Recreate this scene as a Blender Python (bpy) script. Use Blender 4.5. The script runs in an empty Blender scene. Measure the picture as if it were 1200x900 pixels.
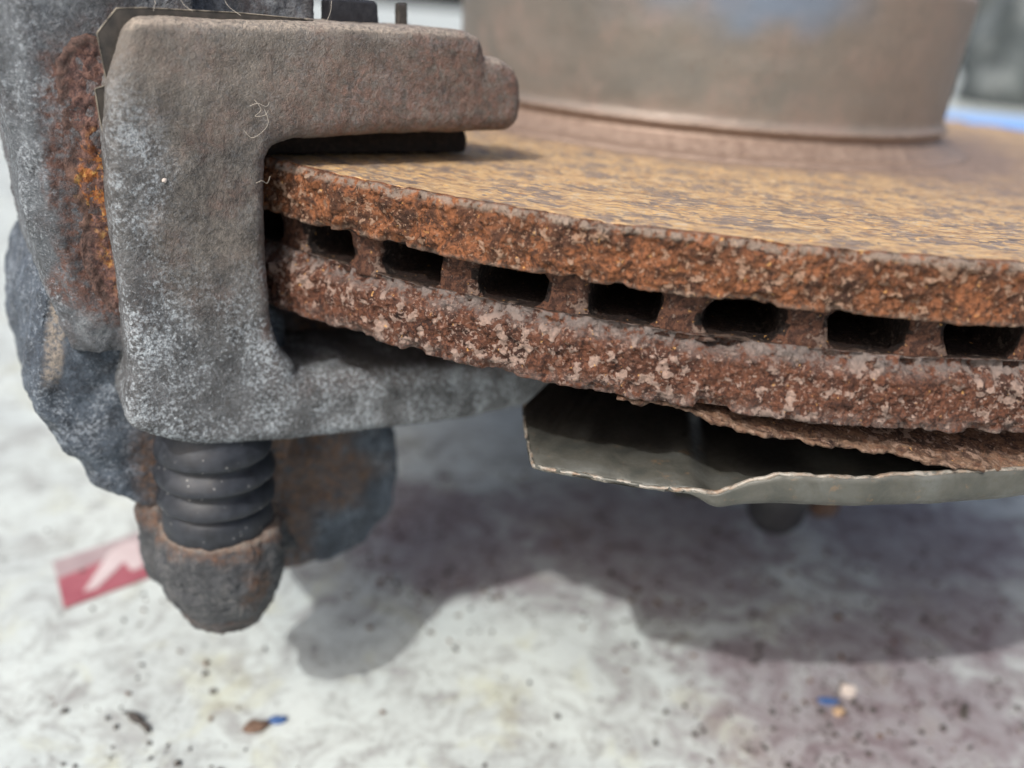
import bpy, bmesh, math, random
import numpy as np
from mathutils import Matrix, Vector

MM = 0.001
GZ = 115.0            # the disc's upper face stands 115 mm above the ground
rad = math.radians
random.seed(7)
scene = bpy.context.scene
col = scene.collection

# ------------------------------------------------------------------ camera
CAM = np.array([-53.133, -242.430, 23.803 + GZ]) * MM
right = Vector((0.99698, 0.0, 0.07762)); fwd = Vector((0.03103, 0.91664, -0.39850)); up = Vector((-0.07115, 0.39971, 0.91388))
cd = bpy.data.cameras.new('camera'); cam = bpy.data.objects.new('camera', cd); col.objects.link(cam)
M = Matrix((right, up, -fwd)).transposed().to_4x4(); M.translation = Vector(CAM)
cam.matrix_world = M
cd.sensor_width = 36; cd.lens = 30.0; cd.clip_start = 0.005; cd.clip_end = 200
cd.dof.use_dof = True; cd.dof.focus_distance = 0.121; cd.dof.aperture_fstop = 9.5
scene.camera = cam

# ------------------------------------------------------------------ light
SUN = Vector((0.45, 0.75, -1.0)).normalized()
w = bpy.data.worlds.new('World'); scene.world = w; w.use_nodes = True
wn = w.node_tree.nodes; wl = w.node_tree.links
sky = wn.new('ShaderNodeTexSky'); sky.sky_type = 'NISHITA'; sky.sun_disc = False
sky.sun_elevation = math.asin(-SUN.z); sky.sun_rotation = math.atan2(-SUN.x, -SUN.y)
sky.air_density = 1.0; sky.dust_density = 6.0; sky.ozone_density = 1.0
wl.new(sky.outputs[0], wn['Background'].inputs[0]); wn['Background'].inputs[1].default_value = 0.15
sl = bpy.data.lights.new('sun', 'SUN'); sl.energy = 2.5; sl.angle = rad(0.6); sl.color = (1.0, 0.985, 0.96)
so = bpy.data.objects.new('sun', sl); col.objects.link(so); so.rotation_euler = SUN.to_track_quat('-Z', 'Y').to_euler()
vs = scene.view_settings
vs.view_transform = 'Standard'; vs.look = 'None'; vs.gamma = 1; vs.use_curve_mapping = False; vs.exposure = 0.2
cy = scene.cycles; cy.max_bounces = 5; cy.diffuse_bounces = 3; cy.glossy_bounces = 2; cy.use_adaptive_sampling = True; cy.adaptive_threshold = 0.02; cy.use_denoising = True

# ------------------------------------------------------------------ numpy noise
def _hash(i, j, k, seed):
    n = (i * 374761393 + j * 668265263 + k * 2147483647 + seed * 974634777) & 0xffffffff
    n = ((n ^ (n >> 13)) * 1274126177) & 0xffffffff
    n = ((n ^ (n >> 16)) * 2246822519) & 0xffffffff
    return ((n ^ (n >> 15)) & 0xffffff) / float(0xffffff)
def vn(P, scale=1.0, seed=0):
    """smooth value noise in -1..1 at points P (mm)"""
    Q = np.asarray(P, float) * scale
    I = np.floor(Q).astype(np.int64); F = Q - I; F = F * F * F * (F * (F * 6 - 15) + 10)
    r = 0
    for a in (0, 1):
        for b in (0, 1):
            for c in (0, 1):
                wgt = (F[:, 0] if a else 1 - F[:, 0]) * (F[:, 1] if b else 1 - F[:, 1]) * (F[:, 2] if c else 1 - F[:, 2])
                r = r + wgt * _hash(I[:, 0] + a, I[:, 1] + b, I[:, 2] + c, seed)
    return r * 2 - 1
def fbm(P, scale=1.0, seed=0, octv=4, gain=0.5):
    s = 0; a = 1; t = 0
    for o in range(octv):
        s = s + a * vn(P, scale * 2 ** o, seed + 17 * o); t += a; a *= gain
    return s / t * 1.6
def sstep(a, b, x):
    t = np.clip((np.asarray(x, float) - a) / (b - a), 0, 1); return t * t * (3 - 2 * t)
def lerp_pts(pts, t):
    p = np.array(pts, float); return np.interp(t, p[:, 0], p[:, 1])

# ------------------------------------------------------------------ node helpers
def lin(c):
    return tuple([((v / 255) / 12.92 if v / 255 <= 0.04045 else ((v / 255 + 0.055) / 1.055) ** 2.4) for v in c] + [1.0])
class NT:
    def __init__(s, name):
        s.m = bpy.data.materials.new(name); s.m.use_nodes = True
        s.n = s.m.node_tree.nodes; s.l = s.m.node_tree.links
        s.p = s.n['Principled BSDF']
        tc = s.n.new('ShaderNodeTexCoord')
        s.obj = s.vm('SCALE', tc.outputs['Object'], scale=1000.0)      # object space in millimetres
        s.uvraw = tc.outputs['UV']
    def put(s, sock, v):
        if v is None: return
        if hasattr(v, 'node'): s.l.new(v, sock)
        else: sock.default_value = v
    def vm(s, op, a, b=None, scale=None):
        n = s.n.new('ShaderNodeVectorMath'); n.operation = op; s.put(n.inputs[0], a)
        if b is not None: s.put(n.inputs[1], b)
        if scale is not None: n.inputs['Scale'].default_value = scale
        return n.outputs[0]
    def ma(s, op, a, b=0.0, clamp=False):
        n = s.n.new('ShaderNodeMath'); n.operation = op; n.use_clamp = clamp; s.put(n.inputs[0], a); s.put(n.inputs[1], b); return n.outputs[0]
    def noise(s, scale, detail=4, rough=0.55, dist=0.0, co=None, off=0.0):
        n = s.n.new('ShaderNodeTexNoise'); n.inputs['Scale'].default_value = scale; n.inputs['Detail'].default_value = detail
        n.inputs['Roughness'].default_value = rough; n.inputs['Distortion'].default_value = dist
        c = s.obj if co is None else co
        if off: c = s.vm('ADD', c, (off, off * 1.7, -off))
        s.l.new(c, n.inputs['Vector']); return n.outputs[0]
    def vor(s, scale, feature='F1', co=None, rnd=1.0, out='Distance'):
        n = s.n.new('ShaderNodeTexVoronoi'); n.feature = feature; n.inputs['Scale'].default_value = scale; n.inputs['Randomness'].default_value = rnd
        s.l.new(s.obj if co is None else co, n.inputs['Vector']); return n.outputs[out]
    def warp(s, amt, scale, co=None):
        n = s.n.new('ShaderNodeTexNoise'); n.inputs['Scale'].default_value = scale; n.inputs['Detail'].default_value = 3
        c = s.obj if co is None else co; s.l.new(c, n.inputs['Vector'])
        return s.vm('ADD', c, s.vm('SCALE', s.vm('SUBTRACT', n.outputs[1], (0.5, 0.5, 0.5)), scale=amt))
    def ramp(s, fac, stops, mode='LINEAR'):
        n = s.n.new('ShaderNodeValToRGB'); n.color_ramp.interpolation = mode; e = n.color_ramp.elements
        while len(e) < len(stops): e.new(0.5)
        for el, (p, c) in zip(e, stops):
            el.position = p; el.color = (c, c, c, 1) if isinstance(c, (int, float)) else (lin(c) if max(c) > 1 else tuple(c) + (1,) if len(c) == 3 else c)
        s.l.new(fac, n.inputs[0]); return n.outputs[0]
    def step(s, fac, a, b): return s.ramp(fac, [(a, 0.0), (b, 1.0)] if a < b else [(b, 1.0), (a, 0.0)])
    def mix(s, f, a, b, mode='MIX'):
        n = s.n.new('ShaderNodeMix'); n.data_type = 'RGBA'; n.blend_type = mode
        s.put(n.inputs[0], f); s.put(n.inputs[6], lin(a) if isinstance(a, tuple) and len(a) == 3 else a); s.put(n.inputs[7], lin(b) if isinstance(b, tuple) and len(b) == 3 else b)
        return n.outputs[2]
    def attr(s, name):
        n = s.n.new('ShaderNodeAttribute'); n.attribute_name = name; return n.outputs['Fac']
    def bump(s, h, dist_mm, strength=1.0, prev=None):
        n = s.n.new('ShaderNodeBump'); n.inputs['Strength'].default_value = strength; n.inputs['Distance'].default_value = dist_mm * MM
        s.l.new(h, n.inputs['Height'])
        if prev is not None: s.l.new(prev, n.inputs['Normal'])
        return n.outputs[0]
    def done(s, color=None, rough=0.8, metal=0.0, normal=None, spec=0.4):
        s.put(s.p.inputs['Base Color'], lin(color) if isinstance(color, tuple) and len(color) == 3 else color)
        s.put(s.p.inputs['Roughness'], rough); s.put(s.p.inputs['Metallic'], metal); s.p.inputs['Specular IOR Level'].default_value = spec
        if normal is not None: s.l.new(normal, s.p.inputs['Normal'])
        return s.m

MAT = {}
def rim_material(name, dark, base, orange, pale, cover, edgecol, big=0.30, fs=0.85):
    """crusted rust: dark scale, orange bloom, and organic islands of pale crust in three sizes"""
    t = NT(name)
    n1 = t.noise(big, 6, 0.66, 0.9); n2 = t.noise(1.7, 4, 0.68, 0.4, off=31); n4 = t.noise(fs, 3, 0.55, 0.15, off=52); n5 = t.noise(2.0, 2, 0.5, 0.1, off=95); n6 = t.noise(0.11, 3, 0.5, 0.2, off=17)
    c = t.ramp(n1, [(0.32, dark), (0.43, base), (0.52, orange), (0.58, base), (0.68, dark), (0.8, base)])
    c = t.mix(t.ma('MULTIPLY', t.step(n2, 0.5, 0.62), 0.8), c, dark)
    c = t.mix(t.ma('MULTIPLY', t.step(n6, 0.5, 0.66), 0.55), c, dark)
    lo = 0.66 - cover * 0.3
    thr = t.ma('ADD', n4, t.ma('MULTIPLY', t.ma('SUBTRACT', n6, 0.52), 0.55))
    f1 = t.step(thr, lo, lo + 0.03); f2 = t.step(n5, lo + 0.02, lo + 0.06)
    fc = t.ramp(n2, [(0.3, tuple(int(v * 0.70) for v in pale)), (0.5, pale), (0.7, tuple(min(255, int(v * 1.14)) for v in pale))])
    c = t.mix(t.ma('MULTIPLY', f2, 0.75), c, t.mix(t.step(n1, 0.4, 0.6), pale, orange))
    c = t.mix(t.ma('MULTIPLY', f1, 0.9), c, fc)
    c = t.mix(t.ma('MULTIPLY', t.step(t.noise(1.2, 3, 0.5, 0, off=13), 0.69, 0.73), 0.7), c, (204, 156, 92))
    c = t.mix(t.ma('MULTIPLY', t.attr('edge'), t.step(t.ma('ADD', n4, t.ma('MULTIPLY', t.ma('SUBTRACT', n2, 0.5), 0.4)), 0.4, 0.52)), c, t.mix(n2, edgecol, tuple(int(v * 0.62) for v in edgecol)))
    h = t.ma('ADD', t.ma('ADD', t.ma('MULTIPLY', f1, 0.28), n1), t.ma('MULTIPLY', n2, 0.6))
    h = t.ma('ADD', h, t.ma('MULTIPLY', t.noise(5.0, 3, 0.7), 0.25))
    return t.done(c, t.ramp(n2, [(0.3, 0.5), (0.7, 0.85)]), 0.0, t.bump(h, 0.55, 1.0), 0.25)

MAT['rim_up'] = rim_material('orange_rust_rim', (48, 32, 25), (90, 59, 42), (142, 90, 58), (150, 122, 102), 0.22, (166, 150, 136), 0.22)
MAT['rim_lo'] = rim_material('dark_flaky_rust_rim', (42, 28, 24), (78, 50, 39), (104, 66, 48), (152, 130, 118), 0.39, (136, 126, 121), 0.30, 0.6)
MAT['web'] = rim_material('dark_rusted_web', (40, 27, 23), (72, 48, 38), (98, 66, 50), (112, 94, 84), 0.16, (120, 104, 96))
MAT['peel'] = rim_material('peeling_rust_sheet', (44, 32, 28), (80, 59, 50), (118, 86, 66), (150, 126, 112), 0.3, (156, 128, 106))
MAT['inner'] = rim_material('shade_darkened_inner_rust', (16, 12, 11), (30, 22, 19), (48, 34, 28), (70, 60, 54), 0.10, (110, 92, 80))  # rust darkened further to paint the shade inside the vents

# friction face: golden rust bloom in tangential smears over grey iron (uv = arc length, radius in mm)
t = NT('golden_streaked_rust')
uv = t.vm('SCALE', t.uvraw, scale=1000.0)
st = t.vm('MULTIPLY', uv, (0.9, 1.6, 1.0)); st2 = t.vm('MULTIPLY', uv, (0.12, 1.4, 1.0))
a1 = t.noise(0.30, 6, 0.7, 0.8, co=st); a2 = t.noise(1.6, 4, 0.7, 0.2, co=st2); a3 = t.noise(0.10, 4, 0.55, 0, co=st, off=40); a4 = t.noise(0.7, 4, 0.6, 0.6, co=st, off=23)
c = t.ramp(a2, [(0.36, (96, 86, 80)), (0.5, (134, 118, 106)), (0.64, (164, 146, 128))])
gold = t.ramp(t.noise(0.5, 4, 0.6, 0.2, co=st, off=61), [(0.34, (152, 118, 84)), (0.46, (186, 154, 116)), (0.56, (208, 172, 120)), (0.68, (202, 184, 156))])
isl = t.step(t.ma('ADD', t.ma('ADD', a1, t.ma('MULTIPLY', t.ma('SUBTRACT', a4, 0.5), 0.6)), t.ma('MULTIPLY', t.ma('SUBTRACT', a3, 0.5), -0.9)), 0.43, 0.48)
c = t.mix(t.ma('MULTIPLY', isl, 0.8), c, gold)
c = t.mix(t.ma('MULTIPLY', t.step(a4, 0.61, 0.66), 0.8), c, (216, 174, 104))
c = t.mix(t.ma('MULTIPLY', t.step(t.noise(0.9, 4, 0.6, 0.3, co=st2, off=33), 0.57, 0.64), 0.6), c, (98, 88, 82))
c = t.mix(t.ma('MULTIPLY', t.step(t.noise(0.6, 4, 0.6, 0.4, co=st, off=81), 0.67, 0.7), 0.7), c, (168, 108, 62))
c = t.mix(t.attr('dust'), c, t.ramp(t.noise(0.5, 5, 0.6), [(0.3, (112, 95, 84)), (0.7, (150, 129, 114))]))
c = t.mix(t.ma('MULTIPLY', t.attr('edge'), t.step(t.noise(0.45, 5, 0.75, 0, off=9), 0.44, 0.6)), c, (186, 178, 168))
b = t.bump(t.ma('ADD', t.ma('ADD', a1, t.ma('MULTIPLY', a2, 0.4)), t.ma('MULTIPLY', t.noise(2.5, 3, 0.7), 0.4)), 0.25, 0.8)
MAT['friction'] = t.done(c, t.ramp(a4, [(0.35, 0.42), (0.6, 0.7)]), 0.15, b, 0.5)

# hat
t = NT('dusty_grey_hat_metal')
n1 = t.noise(0.055, 5, 0.6, 0.3); n2 = t.noise(0.5, 5, 0.65)
c = t.ramp(n1, [(0.3, (104, 103, 98)), (0.5, (117, 112, 105)), (0.7, (128, 119, 111))])
c = t.mix(t.ma('MULTIPLY', t.step(t.noise(0.09, 4, 0.6, 0, off=14), 0.5, 0.7), 0.4), c, (150, 128, 118))
c = t.mix(t.ma('MULTIPLY', t.step(n2, 0.56, 0.72), 0.35), c, (96, 84, 74))
c = t.mix(t.attr('blue'), c, (104, 122, 142))
c = t.mix(t.attr('dust'), c, t.ramp(n2, [(0.3, (122, 103, 91)), (0.7, (150, 131, 117))]))
b = t.bump(t.ma('ADD', n2, t.ma('MULTIPLY', t.noise(3, 3, 0.7), 0.4)), 0.15, 0.5)
MAT['hat'] = t.done(c, t.ramp(n2, [(0.3, 0.38), (0.7, 0.6)]), 0.25, b, 0.4)

def casting_material(name, darkc, midc, lightc, sparkle, rustc=(128, 84, 56), cool=(104, 110, 114), spark_lo=0.5, bumpmm=0.5):
    t = NT(name)
    n1 = t.noise(0.28, 5, 0.66, 0.3); n2 = t.noise(1.5, 4, 0.7, 0, off=21); n3 = t.noise(0.8, 4, 0.7, 0.4, off=63)
    silver = t.attr('silver')
    c = t.ramp(n1, [(0.32, darkc), (0.5, midc), (0.68, lightc)])
    c = t.mix(t.ma('MULTIPLY', silver, 0.6), c, t.ramp(n1, [(0.35, tuple(int(v * 0.62) for v in cool)), (0.65, cool)]))
    c = t.mix(t.ma('MULTIPLY', t.step(n2, 0.48, 0.6), 0.55), c, darkc)
    rc = t.ramp(t.noise(0.7, 5, 0.7, 0.5, off=44), [(0.3, tuple(int(v * 0.55) for v in rustc)), (0.5, rustc), (0.7, tuple(min(255, int(v * 1.28)) for v in rustc))])
    c = t.mix(t.ma('MULTIPLY', t.attr('rust'), t.step(n3, 0.34, 0.58)), c, rc)
    sp = t.ma('MULTIPLY', t.step(t.ma('ADD', t.noise(1.8, 5, 0.72, 0.3, off=7), t.ma('MULTIPLY', t.ma('SUBTRACT', t.noise(0.13, 4, 0.6, 0.4, off=29), 0.5), 0.55)), spark_lo, spark_lo + 0.2), silver)
    c = t.mix(sp, c, sparkle)
    c = t.mix(t.ma('MULTIPLY', t.attr('dust'), t.ramp(n2, [(0.38, 0.15), (0.6, 0.95)])), c, (172, 160, 146))
    h = t.ma('ADD', t.ma('ADD', n2, t.ma('MULTIPLY', n3, 0.3)), t.ma('MULTIPLY', t.noise(3.6, 3, 0.75), 0.7))
    rough = t.mix(sp, t.ramp(n1, [(0.3, 0.5), (0.7, 0.75)]), (0.28, 0.28, 0.28, 1))
    return t.done(c, rough, t.ma('MULTIPLY', sp, 0.4), t.bump(h, bumpmm, 0.9), 0.5)

MAT['bracket'] = casting_material('sand_cast_grey_iron', (58, 54, 51), (100, 94, 87), (126, 118, 109), (188, 196, 202), (106, 82, 72), (102, 112, 122), 0.49)
MAT['caliper'] = casting_material('blue_grey_cast_iron', (42, 47, 54), (72, 80, 90), (108, 117, 126), (178, 188, 198), (104, 80, 64), (80, 94, 110), 0.54)
MAT['upper_cal'] = casting_material('weathered_grey_cast_iron', (58, 60, 63), (94, 98, 103), (130, 135, 138), (168, 175, 181), (92, 64, 54), (104, 111, 117), 0.53)
MAT['ear'] = casting_material('pitted_dark_cast_iron', (44, 46, 50), (74, 76, 79), (108, 106, 104), (160, 158, 155), (102, 72, 52), (80, 83, 88), 0.56, 0.5)

t = NT('deep_orange_rust_patch')
n1 = t.noise(0.3, 6, 0.7, 0.4); n2 = t.noise(1.3, 5, 0.7, 0.3, off=12)
c = t.ramp(n2, [(0.34, (44, 31, 30)), (0.48, (86, 60, 55)), (0.62, (128, 94, 82))])
c = t.mix(t.ma('MULTIPLY', t.attr('glow'), t.step(t.noise(0.55, 5, 0.7, 0.3, off=66), 0.47, 0.56)), c, t.ramp(t.noise(1.0, 5, 0.7, 0, off=3), [(0.35, (112, 58, 28)), (0.5, (164, 100, 42)), (0.66, (206, 164, 92))]))
c = t.mix(t.attr('white'), c, (190, 198, 202))
c = t.mix(t.ma('MULTIPLY', t.step(t.ma('ADD', t.attr('fade'), t.ma('MULTIPLY', t.ma('SUBTRACT', t.noise(0.45, 5, 0.7, 0.3, off=6), 0.5), 1.6)), 0.46, 0.34), 0.9), c, t.ramp(n2, [(0.35, (50, 36, 32)), (0.65, (104, 78, 68))]))
b = t.bump(t.ma('ADD', n2, t.ma('MULTIPLY', t.noise(4, 3, 0.7), 0.3)), 0.4, 0.9)
MAT['rustpatch'] = t.done(c, 0.6, 0.0, b, 0.5)

t = NT('black_rubber')
n1 = t.noise(0.5, 4, 0.6); n2 = t.noise(4.0, 3, 0.6)
c = t.ramp(n1, [(0.3, (27, 30, 35)), (0.7, (46, 50, 57))])
c = t.mix(t.step(t.vor(0.55, co=t.warp(0.4, 2)), 0.12, 0.05), c, (130, 130, 128))
MAT['rubber'] = t.done(c, t.ramp(n1, [(0.3, 0.42), (0.7, 0.58)]), 0.0, t.bump(n2, 0.05, 0.6), 0.45)

t = NT('galvanised_shield_steel')
n1 = t.noise(0.16, 5, 0.6, 0.4); n2 = t.noise(1.1, 5, 0.7)
c = t.ramp(n1, [(0.3, (62, 65, 62)), (0.5, (84, 84, 78)), (0.7, (98, 100, 96))])
c = t.mix(t.ma('MULTIPLY', t.step(n2, 0.54, 0.7), 0.5), c, (84, 82, 72))
c = t.mix(t.ma('MULTIPLY', t.step(t.noise(0.35, 5, 0.7, 0, off=8), 0.6, 0.7), 0.5), c, (138, 112, 84))
c = t.mix(t.ma('MULTIPLY', t.attr('cavity_shade'), 0.95), c, (26, 24, 23))  # shade of the cavity painted into the sheet colour
c = t.mix(t.ma('MULTIPLY', t.attr('edge'), t.step(n2, 0.35, 0.5)), c, t.ramp(t.noise(0.6, 4, 0.6, 0, off=2), [(0.4, (150, 146, 137)), (0.68, (126, 106, 88))]))
b = t.bump(t.ma('ADD', n2, t.ma('MULTIPLY', n1, 2.0)), 0.14, 0.6)
MAT['shield'] = t.done(c, t.ramp(n2, [(0.3, 0.4), (0.7, 0.62)]), 0.25, b, 0.45)

t = NT('dark_spring_steel')
n1 = t.noise(0.6, 4, 0.6)
c = t.ramp(n1, [(0.3, (58, 56, 54)), (0.7, (86, 80, 74))]); c = t.mix(t.ma('MULTIPLY', t.attr('edge'), t.step(n1, 0.35, 0.6)), c, (150, 142, 128))
MAT['clip'] = t.done(c, 0.5, 0.3, t.bump(t.noise(3, 4, 0.6), 0.05, 0.6), 0.4)
t = NT('black_painted_steel'); MAT['black'] = t.done(t.ramp(t.noise(0.8, 4, 0.6), [(0.3, (26, 26, 30)), (0.7, (48, 48, 52))]), 0.5, 0.0, t.bump(t.noise(2, 4, 0.6), 0.1, 0.6))
t = NT('dark_filler_lining'); MAT['lining'] = t.done(t.ramp(t.noise(0.9, 5, 0.7), [(0.3, (20, 17, 16)), (0.55, (38, 31, 28)), (0.75, (64, 50, 42))]), 0.85, 0.0, t.bump(t.noise(1.6, 4, 0.7), 0.4, 0.9))  # dark lining of the pad added to darken the gap
t = NT('brown_tan_scale'); MAT['tan'] = t.done(t.ramp(t.noise(0.9, 5, 0.65), [(0.3, (100, 84, 64)), (0.7, (150, 128, 98))]), 0.8, 0.0, t.bump(t.noise(2, 4, 0.7), 0.2, 0.8))
t = NT('pale_fibre'); MAT['fibre'] = t.done((196, 188, 174), 0.7)

# ground: white board with grime, specks, brown stains and a painted film of shade
t = NT('dirty_white_board')
dirt_and_shade = t.attr('dirt_and_shade')
n1 = t.noise(0.016, 5, 0.6, 0.5); n2 = t.noise(0.085, 6, 0.7, 0.8, off=71); n3 = t.noise(0.55, 5, 0.7, 0, off=33); n4 = t.noise(0.2, 5, 0.66, 0.9, off=12)
c = t.ramp(n1, [(0.3, (174, 181, 180)), (0.5, (191, 199, 196)), (0.7, (199, 206, 202))])
c = t.mix(t.ma('MULTIPLY', t.step(n2, 0.47, 0.62), 0.45), c, (146, 150, 147))
c = t.mix(t.ma('MULTIPLY', t.step(t.noise(0.05, 5, 0.65, 0.4, off=19), 0.56, 0.68), 0.4), c, (186, 186, 150))
c = t.mix(t.ma('MULTIPLY', t.step(n4, 0.55, 0.68), t.ma('ADD', t.ma('MULTIPLY', dirt_and_shade, 0.55), 0.3)), c, (92, 82, 78))
c = t.mix(t.ma('MULTIPLY', t.step(t.ma('ADD', n2, t.ma('MULTIPLY', n4, 0.6)), 0.72, 0.95), t.ma('MULTIPLY', dirt_and_shade, 0.9)), c, (82, 66, 58))
c = t.mix(t.ma('MULTIPLY', t.step(t.ma('ADD', t.ma('MULTIPLY', dirt_and_shade, 0.75), t.ma('MULTIPLY', n2, 0.9)), 0.56, 0.95), 0.68), c, (122, 108, 115))  # mauve film: shadow painted into the ground colour, mostly at lower right
s1 = t.step(t.vor(0.2, co=t.warp(3.5, 0.45)), 0.24, 0.12); s2 = t.step(t.vor(0.62, co=t.warp(1.2, 1.1)), 0.2, 0.09)
k1 = t.ma('MULTIPLY', s1, t.step(n2, 0.46, 0.56)); k2 = t.ma('MULTIPLY', s2, t.step(n4, 0.42, 0.52))
c = t.mix(t.ma('MULTIPLY', t.ma('MAXIMUM', k1, k2), t.ma('ADD', t.ma('MULTIPLY', n3, 0.7), 0.1)), c, (56, 52, 50))
c = t.mix(t.ma('MULTIPLY', t.step(n3, 0.56, 0.7), 0.4), c, (134, 130, 124))
c = t.mix(t.ma('MULTIPLY', t.step(t.noise(0.15, 5, 0.75, 0.5, off=44), 0.6, 0.7), t.ma('ADD', t.ma('MULTIPLY', dirt_and_shade, 0.55), 0.12)), c, (58, 50, 48))
b = t.bump(t.ma('ADD', n3, t.ma('MULTIPLY', n2, 1.5)), 0.3, 0.4)
MAT['ground'] = t.done(c, t.ramp(n2, [(0.3, 0.42), (0.7, 0.7)]), 0.0, b, 0.4)
def plain(name, a, bcol, sc=0.6, rough=0.7, bm_=0.2):
    t = NT(name); n = t.noise(sc, 5, 0.65)
    return t.done(t.ramp(n, [(0.3, a), (0.7, bcol)]), rough, 0.0, t.bump(t.noise(sc * 3, 4, 0.7), bm_, 0.7))
MAT['chip_dark'] = plain('dark_grit', (46, 44, 44), (88, 82, 76), 0.9)
MAT['chip_rust'] = plain('rust_grit', (74, 58, 48), (122, 98, 82), 0.9)
MAT['chip_white'] = plain('pale_stone', (176, 164, 154), (204, 194, 186), 0.5)
MAT['chip_blue'] = plain('blue_plastic', (40, 68, 112), (64, 98, 150), 0.5, 0.5)
MAT['chip_tan'] = plain('tan_stone', (150, 124, 94), (188, 160, 128), 0.5)
MAT['red'] = plain('faded_red_print', (140, 72, 82), (166, 102, 110), 0.12, 0.55, 0.05)
MAT['greyprint'] = plain('faded_grey_print', (150, 132, 134), (172, 158, 158), 0.12, 0.55, 0.05)
MAT['whiteprint'] = plain('faded_white_print', (184, 168, 168), (202, 190, 190), 0.12, 0.55, 0.05)
MAT['tarp'] = plain('dark_grey_sheeting', (44, 50, 52), (112, 118, 118), 0.012, 0.6, 3.0)
MAT['bluesheet'] = plain('blue_sheet', (84, 142, 214), (134, 182, 236), 0.004, 0.6, 0.5)
MAT['lightedge'] = plain('pale_board', (196, 200, 202), (222, 224, 224), 0.006, 0.6, 0.5)

# ------------------------------------------------------------------ object helpers
def link(o, parent=None):
    col.objects.link(o)
    if parent is not None:
        o.parent = parent; o.matrix_parent_inverse = Matrix.Translation(-world_loc(parent))
    return o
def world_loc(o):
    v = o.location.copy()
    return v
def tag(o, label=None, cat=None, group=None, kind=None):
    for k, v in (('label', label), ('category', cat), ('group', group), ('kind', kind)):
        if v: o[k] = v
    return o
def thing(name, loc_mm, label, cat, group=None):
    o = bpy.data.objects.new(name, None); o.empty_display_size = 0.01
    o.location = (loc_mm[0] * MM, loc_mm[1] * MM, (loc_mm[2] + GZ) * MM); col.objects.link(o)
    return tag(o, label, cat, group)
def mesh_obj(name, V, F, mats, parent=None, attrs=None, uv=None, midx=None, smooth=True):
    """V in mm (disc frame).  The object's origin is its own low centre; a child keeps its world place."""
    V = np.asarray(V, float); Vm = V * MM; Vm[:, 2] += GZ * MM
    me = bpy.data.meshes.new(name); me.from_pydata(Vm.tolist(), [], F if isinstance(F, list) else F.tolist())
    return finish(name, me, mats, parent, attrs, uv, midx, smooth)
def finish(name, me, mats, parent=None, attrs=None, uv=None, midx=None, smooth=True):
    mats = mats if isinstance(mats, (list, tuple)) else [mats]
    for m in mats: me.materials.append(MAT[m] if isinstance(m, str) else m)
    for k, a in (attrs or {}).items():
        at = me.attributes.new(k, 'FLOAT', 'POINT'); at.data.foreach_set('value', np.asarray(a, np.float32))
    if uv is not None:
        ul = me.uv_layers.new(name='UVMap'); li = np.empty(len(me.loops), np.int64); me.loops.foreach_get('vertex_index', li)
        ul.data.foreach_set('uv', np.asarray(uv, np.float32)[li].ravel())
    if midx is not None: me.polygons.foreach_set('material_index', np.asarray(midx, np.int32))
    if smooth: me.polygons.foreach_set('use_smooth', np.ones(len(me.polygons), bool))
    me.update()
    o = bpy.data.objects.new(name, me); link(o, None)
    if parent is not None:
        o.parent = parent; o.matrix_parent_inverse = Matrix.Translation(-parent_world(parent))
    return o
def parent_world(p):
    v = Vector((0, 0, 0))
    if p.type == 'EMPTY': v = p.location.copy()
    return v
def grid_faces(nu, nv, wrap_u=False, wrap_v=False):
    iu = np.arange(nu if wrap_u else nu - 1); iv = np.arange(nv if wrap_v else nv - 1)
    A, B = np.meshgrid(iu, iv, indexing='ij'); A = A.ravel(); B = B.ravel()
    A2 = (A + 1) % nu; B2 = (B + 1) % nv
    return np.stack([A * nv + B, A2 * nv + B, A2 * nv + B2, A * nv + B2], 1)
def verts_np(me):
    a = np.empty(len(me.vertices) * 3); me.vertices.foreach_get('co', a); return a.reshape(-1, 3)
def normals_np(me):
    a = np.empty(len(me.vertices) * 3); me.vertices.foreach_get('normal', a); return a.reshape(-1, 3)

# bracket frame: s along the bracket's face, b back from it, z up from the disc's upper face
P0 = np.array([-87.04, -112.565, 0.0]); DS = np.array([0.848048, 0.529919, 0.0]); DB = np.array([-0.529919, 0.848048, 0.0])
FS = 0.976; FZ = 0.571      # the casting's true size: drawn dimensions shrink to this
P0 = np.array([-86.226, -115.681, 0.0])
def fr(s, b, z): return P0 + DS * s * FS + DB * b * FS + np.array([0, 0, z * FS + FZ])
def to_sb(V):
    d = V - P0; return d @ DS / FS, d @ DB / FS, (V[:, 2] - FZ) / FS

def prism(front, back, b0, b1):
    """closed prism in the bracket frame; front/back are lists of (s, z)"""
    n = len(front); bm = []
    V = [fr(s, b0, z) for s, z in front] + [fr(s, b1, z) for s, z in back]
    F = [list(range(n))[::-1], list(range(n, 2 * n))] + [[i, (i + 1) % n, n + (i + 1) % n, n + i] for i in range(n)]
    return V, F
def inset(pts, d):
    """shrink a polygon of (s, z) by d along averaged edge normals"""
    p = np.array(pts, float); n = len(p)
    area = 0.5 * np.sum(p[:, 0] * np.roll(p[:, 1], -1) - np.roll(p[:, 0], -1) * p[:, 1]); sg = 1 if area > 0 else -1
    e = np.roll(p, -1, 0) - p; e /= np.linalg.norm(e, axis=1)[:, None]; nr = np.stack([-e[:, 1], e[:, 0]], 1) * sg
    m = nr + np.roll(nr, 1, 0); m /= np.maximum((m * nr).sum(1), 0.35)[:, None]
    return [tuple(q) for q in p + m * d]
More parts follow.
